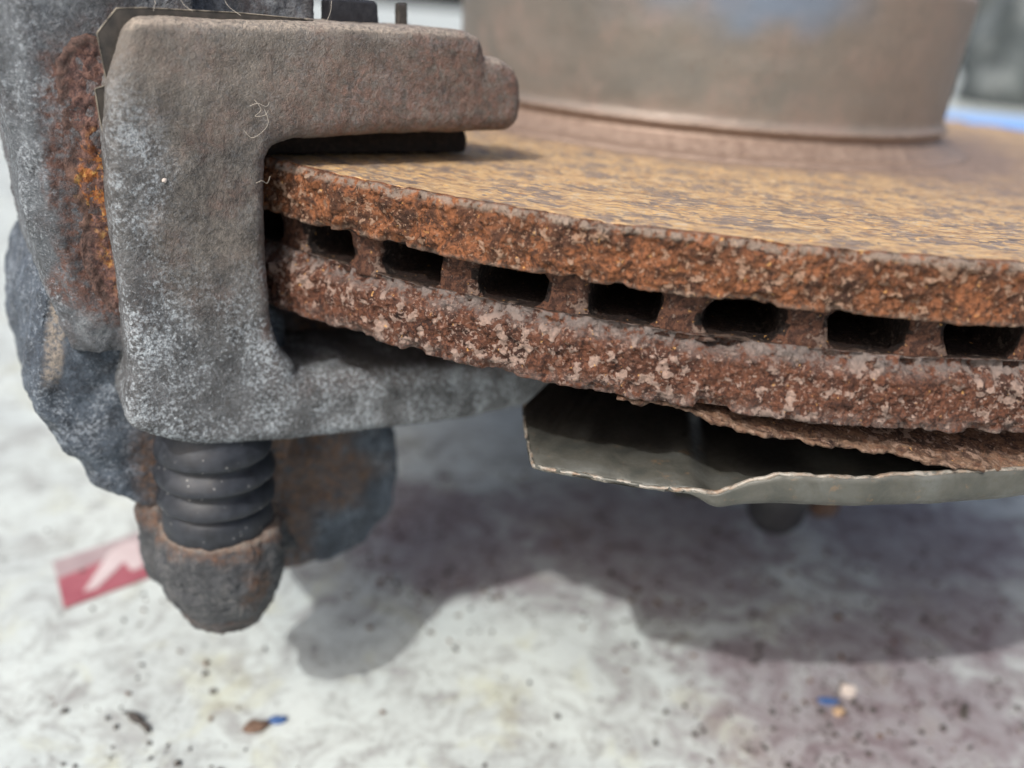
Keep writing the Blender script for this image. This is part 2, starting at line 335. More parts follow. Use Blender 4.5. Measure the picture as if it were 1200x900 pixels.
def soft_prism(front, back, b0, b1, bev):
    """prism whose front rim is rounded off in two steps"""
    n = len(front); k1 = inset(front, bev); k2 = inset(front, bev * 0.3)
    V = [fr(s, b0, z) for s, z in k1] + [fr(s, b0 + bev * 0.3, z) for s, z in k2] + [fr(s, b0 + bev, z) for s, z in front] + [fr(s, b1, z) for s, z in back]
    F = [list(range(n))[::-1], list(range(3 * n, 4 * n))] + [[r * n + i, r * n + (i + 1) % n, (r + 1) * n + (i + 1) % n, (r + 1) * n + i] for r in range(3) for i in range(n)]
    return V, F
def lathe_solid(prof, cx, cy, seg=48, tilt=None):
    """closed solid of revolution about a vertical axis; prof = [(r, z)] from top to bottom with r>0"""
    V = []; F = []; n = len(prof)
    for k in range(seg):
        a = 2 * math.pi * k / seg
        for r, z in prof: V.append(np.array([cx + r * math.cos(a), cy + r * math.sin(a), z]))
    for k in range(seg):
        k2 = (k + 1) % seg
        for i in range(n - 1): F.append([k * n + i, k * n + i + 1, k2 * n + i + 1, k2 * n + i])
    F.append([k * n for k in range(seg)]); F.append([k * n + n - 1 for k in range(seg)][::-1])
    return V, F
def ball(c, rx, ry, rz, seg=24, ring=14):
    V = []; F = []
    for i in range(ring + 1):
        ph = math.pi * (i + 0.02) / (ring + 0.04)
        for k in range(seg):
            a = 2 * math.pi * k / seg
            V.append(np.array([c[0] + rx * math.sin(ph) * math.cos(a), c[1] + ry * math.sin(ph) * math.sin(a), c[2] + rz * math.cos(ph)]))
    for i in range(ring):
        for k in range(seg): F.append([i * seg + k, (i + 1) * seg + k, (i + 1) * seg + (k + 1) % seg, i * seg + (k + 1) % seg])
    F.append(list(range(seg))); F.append([ring * seg + k for k in range(seg)][::-1])
    return V, F

def cast(name, solids, mat, parent, voxel=0.5, smooth=8, amp=0.15, nscale=0.6, amp2=0.06, attrs=None, seed=0, shape=None, lowamp=0.0):
    """union of closed solids (mm) -> voxel remesh -> smoothed, roughened casting"""
    V = []; F = []
    for v, f in solids:
        o = len(V); V += [list(p) for p in v]; F += [[i + o for i in q] for q in f]
    me = bpy.data.meshes.new('tmp'); me.from_pydata(V, [], F); me.update()
    bm = bmesh.new(); bm.from_mesh(me); bmesh.ops.recalc_face_normals(bm, faces=bm.faces); bm.to_mesh(me); bm.free()
    o = bpy.data.objects.new('tmp', me); col.objects.link(o)
    r = o.modifiers.new('r', 'REMESH'); r.mode = 'VOXEL'; r.voxel_size = voxel; r.use_smooth_shade = True
    s = o.modifiers.new('s', 'SMOOTH'); s.factor = 0.5; s.iterations = smooth
    dg = bpy.context.evaluated_depsgraph_get()
    m2 = bpy.data.meshes.new_from_object(o.evaluated_get(dg)); bpy.data.objects.remove(o); bpy.data.meshes.remove(me)
    P = verts_np(m2); N = normals_np(m2)
    d = amp * fbm(P, nscale, seed, 3) + amp2 * fbm(P, nscale * 3.5, seed + 5, 2)
    if lowamp: d = d + lowamp * fbm(P, 0.13, seed + 9, 2)
    P = P + N * d[:, None]
    if shape: P = shape(P)
    Q = P.copy(); Q[:, 2] += GZ; Q *= MM
    m2.vertices.foreach_set('co', Q.ravel()); m2.name = name; m2.update()
    at = {k: np.zeros(len(P)) for k in ('silver', 'rust', 'dust')}
    if attrs: at.update(attrs(P, N))
    m2.materials.clear()
    return finish(name, m2, mat, parent, at)

# ------------------------------------------------------------------ ground and far background
gv = []; S = 60000.0
xs = np.concatenate([np.linspace(-S, -400, 6), np.linspace(-380, 380, 150), np.linspace(400, S, 6)])
ys = np.concatenate([np.linspace(-S, -400, 6), np.linspace(-380, 700, 120), np.linspace(740, S, 8)])
X, Y = np.meshgrid(xs, ys, indexing='ij'); G = np.stack([X.ravel(), Y.ravel(), np.zeros(X.size)], 1)
near = sstep(700, 300, np.hypot(G[:, 0], G[:, 1]))
G[:, 2] = -GZ + near * (0.8 * fbm(G, 0.012, 3, 3))
def spots(V, lst):
    r = np.zeros(len(V))
    for x, y, rx, ry in lst: r = np.maximum(r, np.exp(-((V[:, 0] - x) / rx) ** 2 - ((V[:, 1] - y) / ry) ** 2))
    return r
dirt_and_shade = spots(G, [(30, -104, 30, 18), (55, -95, 26, 18), (15, -82, 16, 10), (45, -75, 22, 16), (0, -45, 30, 18), (-55, -45, 26, 16), (75, -60, 22, 22), (60, -118, 18, 12), (-5, -25, 50, 24), (85, -20, 40, 30), (-70, -30, 26, 22)])  # patches for brown dirt and for the painted shadow film
dirt_and_shade = np.clip(dirt_and_shade * 0.9 + 0.12, 0, 1)
g = mesh_obj('ground', G, grid_faces(len(xs), len(ys)), 'ground', None, {'dirt_and_shade': dirt_and_shade}); g['kind'] = 'structure'
def gheight(x, y):
    p = np.array([[x, y, 0.0]]); return float(-GZ + sstep(700, 300, math.hypot(x, y)) * 0.8 * fbm(p, 0.012, 3, 3)[0])

# ------------------------------------------------------------------ brake disc
disc = thing('brake_disc', (0, 0, -24), 'heavily rusted vented brake disc with flaking rim and tall grey hat', 'brake disc')
th_f = np.arange(214.0, 300.0, 0.09); th_c = np.arange(300.0, 574.0, 2.0)
TH = np.radians(np.concatenate([th_f, th_c])); NT_ = len(TH)
dense = np.concatenate([np.ones(len(th_f)), np.zeros(len(th_c))])
def ring(name, prof, kinds, mats, seed, rim_amp, chip, ew=1.5, cham=0.0):
    """prof: closed loop of (r, z); kinds: material index per profile segment"""
    prof = np.array(prof); n = len(prof)
    V = np.zeros((NT_, n, 3))
    V[:, :, 0] = prof[None, :, 0] * np.cos(TH)[:, None]; V[:, :, 1] = prof[None, :, 0] * np.sin(TH)[:, None]; V[:, :, 2] = prof[None, :, 1]
    P = V.reshape(-1, 3); R = np.repeat(prof[None, :, 0], NT_, 0).ravel(); Z = P[:, 2].copy()
    zt, zb = prof[:, 1].max(), prof[:, 1].min()
    dr = np.abs(R - 140)
    nearrim = sstep(8, 0.3, dr)
    A0 = np.repeat(TH[:, None], n, 1).ravel()
    er = np.stack([P[:, 0] / R, P[:, 1] / R, np.zeros(len(R))], 1)
    # crusty relief: plateaus with broken borders
    h = fbm(P, 0.45, seed, 4); plate = sstep(0.0, 0.09, fbm(P, 0.55, seed + 40, 4)) * 0.42 + sstep(0.1, 0.2, fbm(P, 0.3, seed + 44, 4)) * 0.4 - 0.3 * sstep(0.25, 0.4, fbm(P, 0.4, seed + 48, 3))
    low = fbm(P, 0.09, seed + 70, 2)
    on_rim = sstep(1.2, 0.0, dr)
    d = on_rim * (rim_amp * (0.55 * h + plate + 0.22 * fbm(P, 2.2, seed + 3, 2)) + 0.35 * low)
    # chipped corners along both edges
    ct = np.minimum(np.abs(Z - zt), np.abs(Z - zb))
    corner = sstep(2.2, 0.0, np.hypot(dr, ct))
    ch = np.clip(fbm(P * np.array([1, 1, 0.2]), 0.22, seed + 21, 4) - 0.02, 0, 1)
    d = d - corner * chip * ch - cham * sstep(3.0, 0.0, zt - Z) * on_rim * (0.7 + 0.6 * fbm(P, 0.2, seed + 33, 3))
    P = P + er * d[:, None]
    face = sstep(0.3, 1.0, dr)
    dz = face * 0.10 * fbm(P, 0.5, seed + 60, 3) * np.where(Z > (zt + zb) / 2, 1, -1) + corner * chip * 0.6 * ch * np.where(Z > (zt + zb) / 2, -1, 1)
    P[:, 2] += dz + 0.15 * nearrim * fbm(P * np.array([1, 1, 0.0]), 0.14, seed + 90, 3) + np.where(Z > (zt + zb) / 2, 1, 0) * sstep(3.2, 1.2, dr + 1.2 * fbm(P * np.array([1, 1, 0.0]), 0.3, seed + 7, 3)) * sstep(0, 0.1, dr) * 0.3
    A = np.repeat(TH[:, None], n, 1).ravel()
    uv = np.stack([A * 0.140, R * MM], 1)
    attrs = {'edge': np.clip(sstep(ew, 0.2, np.hypot(dr, ct)) * 0.9, 0, 1) * np.where(Z > (zt + zb) / 2, 1, 0.45), 'dust': np.clip(sstep(82, 71, R + 4 * fbm(P, 0.1, 5, 3)) * 0.9 + 0.6 * sstep(112, 90, R + 8 * fbm(P, 0.05, 6, 3)) * sstep(275, 300, np.degrees(A0) % 360 + 360 * (np.degrees(A0) % 360 < 90)), 0, 1)}
    F = grid_faces(NT_, n, True, True); mid = np.tile(np.array(kinds), NT_)
    return mesh_obj(name, P, F, mats, disc, attrs, uv, mid)
def loop_profile(ztop, zbot, rin=66.0, rout=140.0):
    rt = np.concatenate([np.linspace(rin, 118, 40), np.linspace(119, 134, 26), np.linspace(134.4, 139.2, 20)])
    p = [(r, ztop) for r in rt] + [(139.7, ztop - 0.12)]
    nz = int((ztop - zbot) / 0.22)
    zz = np.linspace(ztop - 0.45, zbot + 0.45, nz)
    p += [(140.0, z) for z in zz] + [(139.7, zbot + 0.12)]
    rb = np.concatenate([np.linspace(139.2, 134, 14), np.linspace(132, rin, 18)])
    p += [(r, zbot) for r in rb]
    k = [0] * (len(rt) - 3) + [1] * (nz + 5) + [2] * (len(rb) - 1)
    k = (k + [2] * len(p))[:len(p)]
    return p, k
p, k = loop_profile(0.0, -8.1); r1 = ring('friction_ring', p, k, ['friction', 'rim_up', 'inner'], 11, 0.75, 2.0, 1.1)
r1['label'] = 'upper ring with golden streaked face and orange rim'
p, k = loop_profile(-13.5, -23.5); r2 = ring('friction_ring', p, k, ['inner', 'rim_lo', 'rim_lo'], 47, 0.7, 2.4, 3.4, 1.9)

r2['label'] = 'lower ring, darker, its rim spotted with pale flakes'
# cooling vanes: one mesh, 54 individuals
def make_vane(seed):
    V = []; zs = np.linspace(-7.4, -14.2, 13); rs = np.concatenate([[138.4, 138.0, 137.4, 136.6], np.linspace(135, 72, 10)])
    for r in rs:
        for side in (-1, 1):
            for z in (zs if side < 0 else zs[::-1]):
                q = abs((z + 10.8) / 3.4); hw = (2.9 + 5.5 * max(0, q - 0.36) ** 2) * (0.75 + 0.25 * r / 138)
                if r > 138.2: hw *= 0.7
                V.append((r - 0.9 * (1 - q * q) * (r > 135), side * hw, z))
    V = np.array(V); m = 26; Q = V + seed * 37.3
    V = V + np.stack([0.6 * fbm(Q, 0.35, 3, 3), 0.55 * fbm(Q, 0.3, 8, 3), 0 * V[:, 0]], 1)
    F = grid_faces(len(rs), m, False, True).tolist() + [list(range(m)), [(len(rs) - 1) * m + i for i in range(m)][::-1]]
    me = bpy.data.meshes.new('vane'); me.from_pydata((V * MM).tolist(), [], F)
    bm = bmesh.new(); bm.from_mesh(me); bmesh.ops.recalc_face_normals(bm, faces=bm.faces); bm.to_mesh(me); bm.free()
    at = me.attributes.new('edge', 'FLOAT', 'POINT')
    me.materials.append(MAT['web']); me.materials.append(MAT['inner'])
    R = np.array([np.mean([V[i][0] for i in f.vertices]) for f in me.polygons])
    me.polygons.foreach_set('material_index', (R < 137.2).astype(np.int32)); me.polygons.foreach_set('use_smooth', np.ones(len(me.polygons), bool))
    return me
vane_me = [make_vane(i) for i in range(9)]
for kx in range(54):
    o = bpy.data.objects.new('vane', vane_me[kx % 9]); col.objects.link(o); o.parent = disc
    o.location = (0, 0, 24 * MM); o.rotation_euler = (0, 0, rad(238.4 + kx * 360 / 54))

# hat of the disc
def lathe_obj(name, prof, mat, parent, cx=0, cy=0, seg=256, attr=None, amp=0.0, fine=None, seed=0):
    prof = np.array(prof, float); n = len(prof)
    a = np.linspace(0, 2 * np.pi, seg, endpoint=False)
    V = np.stack([cx + prof[None, :, 0] * np.cos(a)[:, None], cy + prof[None, :, 0] * np.sin(a)[:, None], np.repeat(prof[None, :, 1], seg, 0)], 2).reshape(-1, 3)
    if amp: V = V + np.stack([fbm(V, 0.35, seed, 3), fbm(V, 0.35, seed + 1, 3), fbm(V, 0.35, seed + 2, 3)], 1) * amp
    at = attr(V) if attr else None
    uv = np.stack([np.repeat(a, n) * 0.140, np.hypot(V[:, 0] - cx, V[:, 1] - cy) * MM], 1)
    return mesh_obj(name, V, grid_faces(seg, n, True, False), mat, parent, at, uv)
def dens(pts, step):
    out = [pts[0]]
    for (a, b), (c, d) in zip(pts[:-1], pts[1:]):
        k = max(1, int(math.hypot(c - a, d - b) / step))
        out += [(a + (c - a) * i / k, b + (d - b) * i / k) for i in range(1, k + 1)]
    return out
hatp = dens([(64, -24), (64, -1), (70.5, -0.3), (69, 0.5), (66, 1.0), (65.2, 1.7), (63.8, 2.8), (63.2, 3.3), (62.9, 3.6), (62.8, 4.2), (63.0, 4.9), (63.6, 5.2), (63.9, 5.6),
             (63.7, 6.1), (62.8, 6.6), (62.5, 7.5), (62.8, 20), (63.3, 33.0), (63.2, 34.0), (62.6, 34.8), (61.6, 35.2), (40, 35.4), (30, 35.2), (29, 33), (28.6, 20)], 0.9)
def hat_attr(V):
    z = V[:, 2]; a = np.degrees(np.arctan2(V[:, 1], V[:, 0])) % 360
    dust = np.maximum(sstep(7.6, 5.0, z), 0.5 * sstep(50, 15, np.abs(a - 318)) * sstep(0, 40, z + 20))
    dust = np.maximum(dust, 0.35 * sstep(12, 6, z))
    blue = sstep(24, 33, z + 5 * fbm(V, 0.06, 3, 3)) * sstep(30, 12, np.abs(a - 262)) * 0.8  # blue reflection painted into the colour of the hat's upper front
    return {'dust': dust, 'blue': blue}
hat = lathe_obj('hat', hatp, 'hat', disc, -3.0, 0, 288, hat_attr, 0.10, seed=5)

# delaminated rust layer peeling away below the lower ring
def rust_layer():
    ths = np.arange(255.5, 292, 0.1); rr = np.concatenate([np.linspace(112, 134, 10), np.linspace(134.5, 139.6, 16)])
    drop = [(255, -23.5), (258.7, -23.9), (261.7, -25.2), (266.6, -26.5), (269, -27.2), (274.2, -28.4), (278.5, -29.2), (285, -30), (292, -30.5)]
    top = []; bot = []; er = []
    for t_ in ths:
        zo = lerp_pts(drop, t_)
        for r in rr:
            f = ((r - 112) / 28) ** 1.2
            top.append((r, t_, -23.3 + (zo + 23.3) * f))
    T = np.array(top); a = np.radians(T[:, 1])
    P = np.stack([T[:, 0] * np.cos(a), T[:, 0] * np.sin(a), T[:, 2]], 1)
    edge = sstep(134, 139.6, T[:, 0])
    rag = fbm(np.stack([T[:, 1] * 2.44, T[:, 0] * 0.3, 0 * a], 1), 0.16, 4, 5, 0.62) * 1.5 - 0.5
    P[:, 0] += np.cos(a) * rag * edge; P[:, 1] += np.sin(a) * rag * edge
    P[:, 2] += 0.25 * fbm(P, 0.5, 66, 4) + edge * 0.25 * fbm(P, 0.4, 61, 4)
    th = 0.6 + 0.4 * fbm(P, 0.3, 12, 3)
    B = P.copy(); B[:, 2] -= np.clip(th, 0.25, 1.2)
    n = len(P); nu, nv = len(ths), len(rr)
    F = grid_faces(nu, nv); F2 = (F + n)[:, ::-1]
    side = []
    for i in range(nu - 1):
        a0 = i * nv + nv - 1; a1 = (i + 1) * nv + nv - 1; side.append([a0, a1, a1 + n, a0 + n])
        b0 = i * nv; b1 = (i + 1) * nv; side.append([b1, b0, b0 + n, b1 + n])
    for j in range(nv - 1):
        side.append([j + 1, j, j + n, j + 1 + n]); q = (nu - 1) * nv; side.append([q + j, q + j + 1, q + j + 1 + n, q + j + n])
    VV = np.concatenate([P, B]); FF = np.concatenate([F, F2, np.array(side)])
    o = mesh_obj('rust_layer', VV, FF, 'peel', disc, {'edge': np.concatenate([edge, edge]) * 0.6, 'dust': np.zeros(2 * n)})
    o['label'] = 'ragged sheet of rust peeling down from the lower ring'
rust_layer()

# ------------------------------------------------------------------ dust shield below the disc
shield = thing('dust_shield', (0, -100, -40), 'thin grey sheet metal dust shield with bent lip under the disc', 'dust shield')
def make_shield():
    ths = np.arange(247.0, 330.0, 0.25); n_t = len(ths)
    zfloor = np.interp(ths, [247, 260.4, 262.0, 270, 281, 300, 330], [-38.6, -36.5, -39.2, -38.0, -35.6, -35, -35])
    lip = np.interp(ths, [247, 260.3, 261.8, 263.4, 265.2, 269.4, 274, 280, 330], [0, 0.0, 2.5, 4.8, 6.2, 7.0, 7.2, 6.8, 6.5])
    sm = np.ones(3) / 3; zfloor = np.convolve(np.pad(zfloor, 1, 'edge'), sm, 'valid'); lip = np.convolve(np.pad(lip, 1, 'edge'), sm, 'valid')
    floor_r = np.concatenate([np.linspace(66, 128, 14), np.linspace(130, 137.6, 10)])
    lip_f = np.linspace(0, 1, 10)
    rows = []; e = []
    for i, t_ in enumerate(ths):
        a = rad(t_)
        # left end is cut obliquely: the plate's corner is clipped
        rlim = np.interp(t_, [247, 248.2, 249.6, 251.0, 252], [118, 124, 131, 138.6, 139.2])
        row = []
        for r in floor_r:
            r2 = 66 + (r - 66) * (rlim - 66) / 139.2
            row.append((r2 * math.cos(a), r2 * math.sin(a), zfloor[i] + 0.03 * (137.6 - r) * (1 if t_ < 262 else -0.2) - 15 * float(sstep(127, 119, r)) - 9 * float(sstep(259.6, 261.6, t_ + (137 - r) * 0.16)) * float(sstep(138.0, 135.5, r))))
        for f in lip_f:
            bend = 1.4 * min(1, lip[i] / 3)
            r2 = (66 + (137.6 - 66) * (rlim - 66) / 139.2) + (rlim - (66 + (137.6 - 66) * (rlim - 66) / 139.2)) * math.sin(min(1, f * 2) * math.pi / 2)
            row.append((r2 * math.cos(a), r2 * math.sin(a), zfloor[i] + lip[i] * f ** 1.3))
        rows.append(row); e.append([0] * (len(floor_r) + len(lip_f) - 1) + [1])
    P = np.array(rows).reshape(-1, 3); e = np.array(e).ravel().astype(float)
    P[:, 2] += 0.5 * fbm(P, 0.05, 9, 3) + 0.10 * fbm(P, 0.5, 2, 3)
    P[:, 2] += e * 0.15 * fbm(P, 0.7, 14, 3)
    nv = len(floor_r) + len(lip_f)
    me = bpy.data.meshes.new('shield_sheet'); Q = P.copy(); Q[:, 2] += GZ
    me.from_pydata((Q * MM).tolist(), [], grid_faces(n_t, nv).tolist())
    at = me.attributes.new('edge', 'FLOAT', 'POINT'); at.data.foreach_set('value', np.zeros(len(P), np.float32))
    at = me.attributes.new('cavity_shade', 'FLOAT', 'POINT'); at.data.foreach_set('value', sstep(132, 124, np.hypot(P[:, 0], P[:, 1]) + 4 * fbm(P, 0.12, 8, 3)).astype(np.float32))  # inner floor blackened to paint the cavity's shade
    me.materials.append(MAT['shield']); me.polygons.foreach_set('use_smooth', np.ones(len(me.polygons), bool))
    o = bpy.data.objects.new('shield_sheet', me); col.objects.link(o); o.parent = shield; o.matrix_parent_inverse = Matrix.Translation(-shield.location)
    s = o.modifiers.new('thickness', 'SOLIDIFY'); s.thickness = 0.9 * MM; s.offset = 0
    # bright sheared edge: a rolled bead that runs along the free edge
    edge = np.concatenate([P.reshape(n_t, nv, 3)[:, -1]])
    tube(edge, 0.36, 'cut_edge', 'shield', o, {'edge': 1.0}, seg=8, rough=0.18)
    return o
def tube(pts, r, name, mat, parent, attr=None, seg=6, rough=0.0, taper=False):
    pts = np.asarray(pts, float); n = len(pts); T = np.gradient(pts, axis=0); T /= np.linalg.norm(T, axis=1)[:, None] + 1e-9
    upv = np.array([0.13, 0.21, 0.97]); A = np.cross(T, upv); A /= np.linalg.norm(A, axis=1)[:, None] + 1e-9; B = np.cross(T, A)
    V = []
    for k in range(seg):
        c, s_ = math.cos(2 * math.pi * k / seg), math.sin(2 * math.pi * k / seg)
        V.append(pts + (A * c + B * s_) * r)
    V = np.stack(V, 1).reshape(-1, 3)
    if rough: V = V + rough * np.stack([fbm(V, 0.8, 1, 3), fbm(V, 0.8, 2, 3), fbm(V, 0.8, 3, 3)], 1)
    F = grid_faces(n, seg, False, True).tolist() + [list(range(seg))[::-1], [(n - 1) * seg + i for i in range(seg)]]
    at = {k: np.full(len(V), v) for k, v in (attr or {}).items()}
    return mesh_obj(name, V, F, mat, parent, at)
make_shield()

# ------------------------------------------------------------------ caliper bracket (C-shaped casting)
br = thing('caliper_bracket', tuple(fr(-10, 10, -50)), 'sandy grey cast iron bracket clamped around the rusty disc edge', 'bracket')
spine_f = [(-18.6, 18.0), (-16.8, 19.4), (-13, 19.6), (0, 19.8), (6, 19.9), (6, 4.5), (2.4, 3.2), (0.3, 2.6), (-0.8, 0.6), (-1.2, -6), (-1.2, -14), (-0.9, -23.5), (-0.4, -27), (0.6, -30), (3, -33),
           (3, -46.6), (-7, -45.9), (-14, -44.6), (-19.2, -42.3), (-22.6, -40.4), (-23.9, -38.4), (-23.8, -35.2), (-22.6, -31), (-22.5, -20), (-22.8, -7), (-22.4, 4.3), (-21.4, 11)]
spine_b = [(s - (2.5 if -3 < s < 2 and -29 < z < 3 else 0) + (1.2 if s < -15 else 0), z) for s, z in spine_f]
up_f = [(-4, 19.8), (10, 20.3), (22, 20.4), (32, 20.6), (35.0, 19.8), (36.2, 17.6), (36.2, 5.0), (18, 4.3), (7, 3.7), (-4, 3.7)]
tip_f = [(28, 16.8), (39.6, 16.7), (42.4, 15.2), (43.8, 12.8), (44.2, 9), (43.8, 6.4), (42.0, 4.9), (28, 4.5)]
low_f = [(-6, -33.2), (4, -34.6), (12, -35.8), (28, -37.0), (45, -38.3), (56, -40), (58.5, -43), (57.5, -47), (52, -49.2), (38, -49.8), (24, -48.9), (10, -47.9), (-2, -46.6), (-8, -45.8)]
def grow(pts, ds=0.0, dz=0.0): return [(s + ds, z + dz) for s, z in pts]
solids = [soft_prism(spine_f, spine_b, 0, 24, 1.8), soft_prism(up_f, grow(up_f, -3, 0), 0, 16, 2.2), soft_prism(tip_f, grow(tip_f, -3, 0), 0.3, 14, 2.2),
          soft_prism(low_f, grow(low_f, -3, 0), 0, 24, 2.0)]
def br_attr(P, N):
    s, b, z = to_sb(P)
    n = vn(P, 0.12, 4); n2 = fbm(P, 0.2, 77, 3)
    silver = np.clip(sstep(-10, -34, z + 5 * n + 0.1 * s) + 0.7 * sstep(-13, -20, s + 3 * n) * sstep(20, 0, z), 0, 1)
    silver = np.maximum(silver, 0.12)
    rust = np.clip(0.9 * sstep(-2, 12, s + 5 * n) * sstep(-2, 4, z) * sstep(22, 14, z + 2 * n) + 0.5 * sstep(2.5, 0.0, np.abs(s + 1.2)) * sstep(5, 0, z) * sstep(-40, -24, z)
                   + 0.45 * sstep(0.0, 0.7, n2) * sstep(-26, -8, s) * sstep(-36, -20, z) + 0.25 * sstep(3, 0, np.abs(z + 37 + 0.06 * s)) * sstep(-4, 6, s), 0, 1)
    dust = np.clip(0.9 * sstep(0.3, 0.85, N[:, 2]) * sstep(-4, 4, z) + 0.26 * sstep(0, 18, z + 2 * n) * sstep(30, -4, s), 0, 1)
    return {'silver': silver, 'rust': rust, 'dust': dust}
cast('casting', solids, 'bracket', br, 0.42, 10, 0.05, 0.8, 0.07, br_attr, 3, lowamp=0.16)

fl_v, fl_f = ball(tuple(fr(-15.6, -0.05, -1.7)), 0.32, 0.25, 0.34, 12, 8); fl_v = np.array(fl_v); fl_v = fl_v + 0.15 * fbm(fl_v, 2.0, 4, 2)[:, None]
mesh_obj('pale_fleck', fl_v, fl_f, 'chip_white', br)
crack = [(-18.2, 4.0), (-17.8, 2.2), (-17.2, 0.8), (-16.6, -0.4), (-16.4, -1.8), (-15.9, -2.6), (-15.8, -4.2), (-15.2, -5.6)]
ck = np.array([fr(np.interp(u, np.linspace(0, 1, 8), [q[0] for q in crack]) + 0.12 * math.sin(u * 37), 0.22, np.interp(u, np.linspace(0, 1, 8), [q[1] for q in crack])) for u in np.linspace(0, 1, 60)])
tube(ck, 0.2, 'crack', 'black', br, seg=6, rough=0.12)

# rubber boot over the guide pin (part of the bracket)
bc = fr(-9.3, 9.2, 0)
bootp = []
def cup(z0, z1, r0, r1):
    bootp.extend([(r0, z0), (r0 + (r1 - r0) * 0.45, z0 - (z0 - z1) * 0.25), (r1 - 0.15, z1 + (z0 - z1) * 0.35), (r1, z1 + 0.55), (r1 - 0.05, z1 + 0.2), (r1 - 0.45, z1), (r1 - 1.2, z1 - 0.1)])
bootp.append((7.6, -42))
cup(-44.0, -48.2, 7.9, 9.7); cup(-48.9, -52.6, 7.6, 10.1); cup(-53.5, -57.4, 7.7, 9.9)
bootp += [(8.0, -57.9), (8.5, -58.4), (9.1, -59.2), (9.3, -61), (9.2, -64.2), (8.8, -64.9), (8.0, -65.2), (7.0, -65.3)]
pd = np.array(bootp)
boot = lathe_obj('pin_boot', bootp, 'rubber', br, bc[0], bc[1], 120, None, 0.08, seed=30)
boot['label'] = 'black ribbed rubber boot under the bracket corner'

# ------------------------------------------------------------------ pad clip
clip = thing('pad_clip', tuple(fr(-20, 5, 0)), 'thin dark folded steel clip behind the bracket edge', 'clip')
def sheet(outline, b, thick, name, mat, parent, rag=0.0):
    V, F = prism(outline, outline, b, b + thick); return mesh_obj(name, np.array(V), F, mat, parent, {'edge': np.zeros(len(V))}, smooth=False)
clip_out = [(-21.7, 17.0), (-19.0, 20.2), (-15.6, 20.5), (-3.2, 20.7), (8.0, 20.45), (8.0, 17), (-15, 16), (-18, 2), (-20.5, -24), (-21.4, -24), (-21.6, -10), (-22.1, 2.6), (-22.5, 6.1), (-22.7, 10.0), (-21.1, 10.5)]
clip_pl = sheet(clip_out, 4.0, 0.5, 'clip_plate', 'clip', clip)
ce = []
for (s0, z0), (s1, z1) in zip(clip_out[-1:] + clip_out[:4], clip_out[:5]):
    for q in np.linspace(0, 1, 12, endpoint=False): ce.append(fr(s0 + (s1 - s0) * q, 4.0, z0 + (z1 - z0) * q))
tube(np.array(ce), 0.09, 'bright_edge', 'clip', clip_pl, {'edge': 1.0})
ce = []
lo = [(-21.1, 10.5), (-22.7, 10.0), (-22.5, 6.1), (-22.1, 2.6)]
for (s0, z0), (s1, z1) in zip(lo[:-1], lo[1:]):
    for q in np.linspace(0, 1, 12, endpoint=False): ce.append(fr(s0 + (s1 - s0) * q, 4.0, z0 + (z1 - z0) * q))
tube(np.array(ce), 0.09, 'bright_edge', 'clip', clip_pl, {'edge': 1.0})
cast('tab', [prism([(13.2, 18), (13.2, 23.0), (13.6, 23.5), (20.8, 23.6), (21.4, 23.1), (21.6, 18)], [(13.2, 18), (13.2, 23.0), (13.6, 23.5), (20.8, 23.6), (21.4, 23.1), (21.6, 18)], 11, 15)], 'black', clip, 0.2, 2, 0.03, 0.8, 0.02)
cast('prong', [prism([(25.5, 17), (25.4, 23.6), (27.1, 23.7), (27.3, 17)], [(25.5, 17), (25.4, 23.6), (27.1, 23.7), (27.3, 17)], 12, 13.4)], 'clip', clip, 0.18, 2, 0.05, 0.8, 0.03)

# ------------------------------------------------------------------ outer brake pad, added to darken the gap under the bracket arm
pad = thing('filler_pad', tuple(fr(16, 30, 0)), 'dark brake pad added on the disc to darken the gap under the bracket arm', 'filler pad')
padl = [(-1.0, 0.0), (39, 0.0), (39, 6.5), (-1, 6.5)]; padb = [(-4.0, 6.6), (37, 6.6), (37, 12), (-4, 12)]
cast('filler_lining', [prism(grow(padl, 0, -0.2), grow(padl, -14, -0.2), 10.5, 48)], 'lining', pad, 0.5, 3, 0.3, 0.4, 0.08, None, 15)
cast('filler_backing', [prism(padb, grow(padb, -14, 0), 9.0, 50)], 'lining', pad, 0.6, 2, 0.1, 0.4, 0.05, None, 16)

# ------------------------------------------------------------------ caliper behind the bracket
cal = thing('brake_caliper', tuple(fr(-20, 30, -66)), 'blue grey cast caliper body with rust patch, behind the bracket', 'caliper')
ub = [(-31.8, 36), (-33.0, 20), (-33.6, 9.7), (-32.8, -1.4), (-32.2, -13.5), (-31.6, -19), (-29, -30), (-12, -30), (-8, 0), (-8, 36)]
ubf = [(s + (3.0 if s < -25 else 0), z) for s, z in ub]
bridge = [(-30, 40), (-30, 14), (-12, 14), (11.6, 14), (12, 40)]
def ub_attr(P, N):
    s, b, z = to_sb(P); n = vn(P, 0.15, 9)
    return {'silver': np.clip(0.4 + 0.5 * sstep(-27, -31, s + n) , 0, 1), 'rust': np.clip(sstep(-30.5, -27.5, s + 2.2 * fbm(P, 0.22, 3, 4) + 0.10 * np.maximum(0, -z - 8)) * sstep(21, 13, z + 3 * fbm(P, 0.2, 6, 3)) * sstep(-27.5, -23, z + 0.5 * (s + 22)) * sstep(15, 12, b) * 1.0 + 0.25 * sstep(0.1, 0.6, fbm(P, 0.12, 8, 3)), 0, 1), 'dust': 0.3 * sstep(0.3, 0.9, N[:, 2])}
cast('body', [prism(ubf, ub, 8.0, 12), prism(ub, ub, 11, 44), prism(bridge, bridge, 13, 46)], 'upper_cal', cal, 0.55, 8, 0.22, 0.6, 0.10, ub_attr, 21, lowamp=0.4)
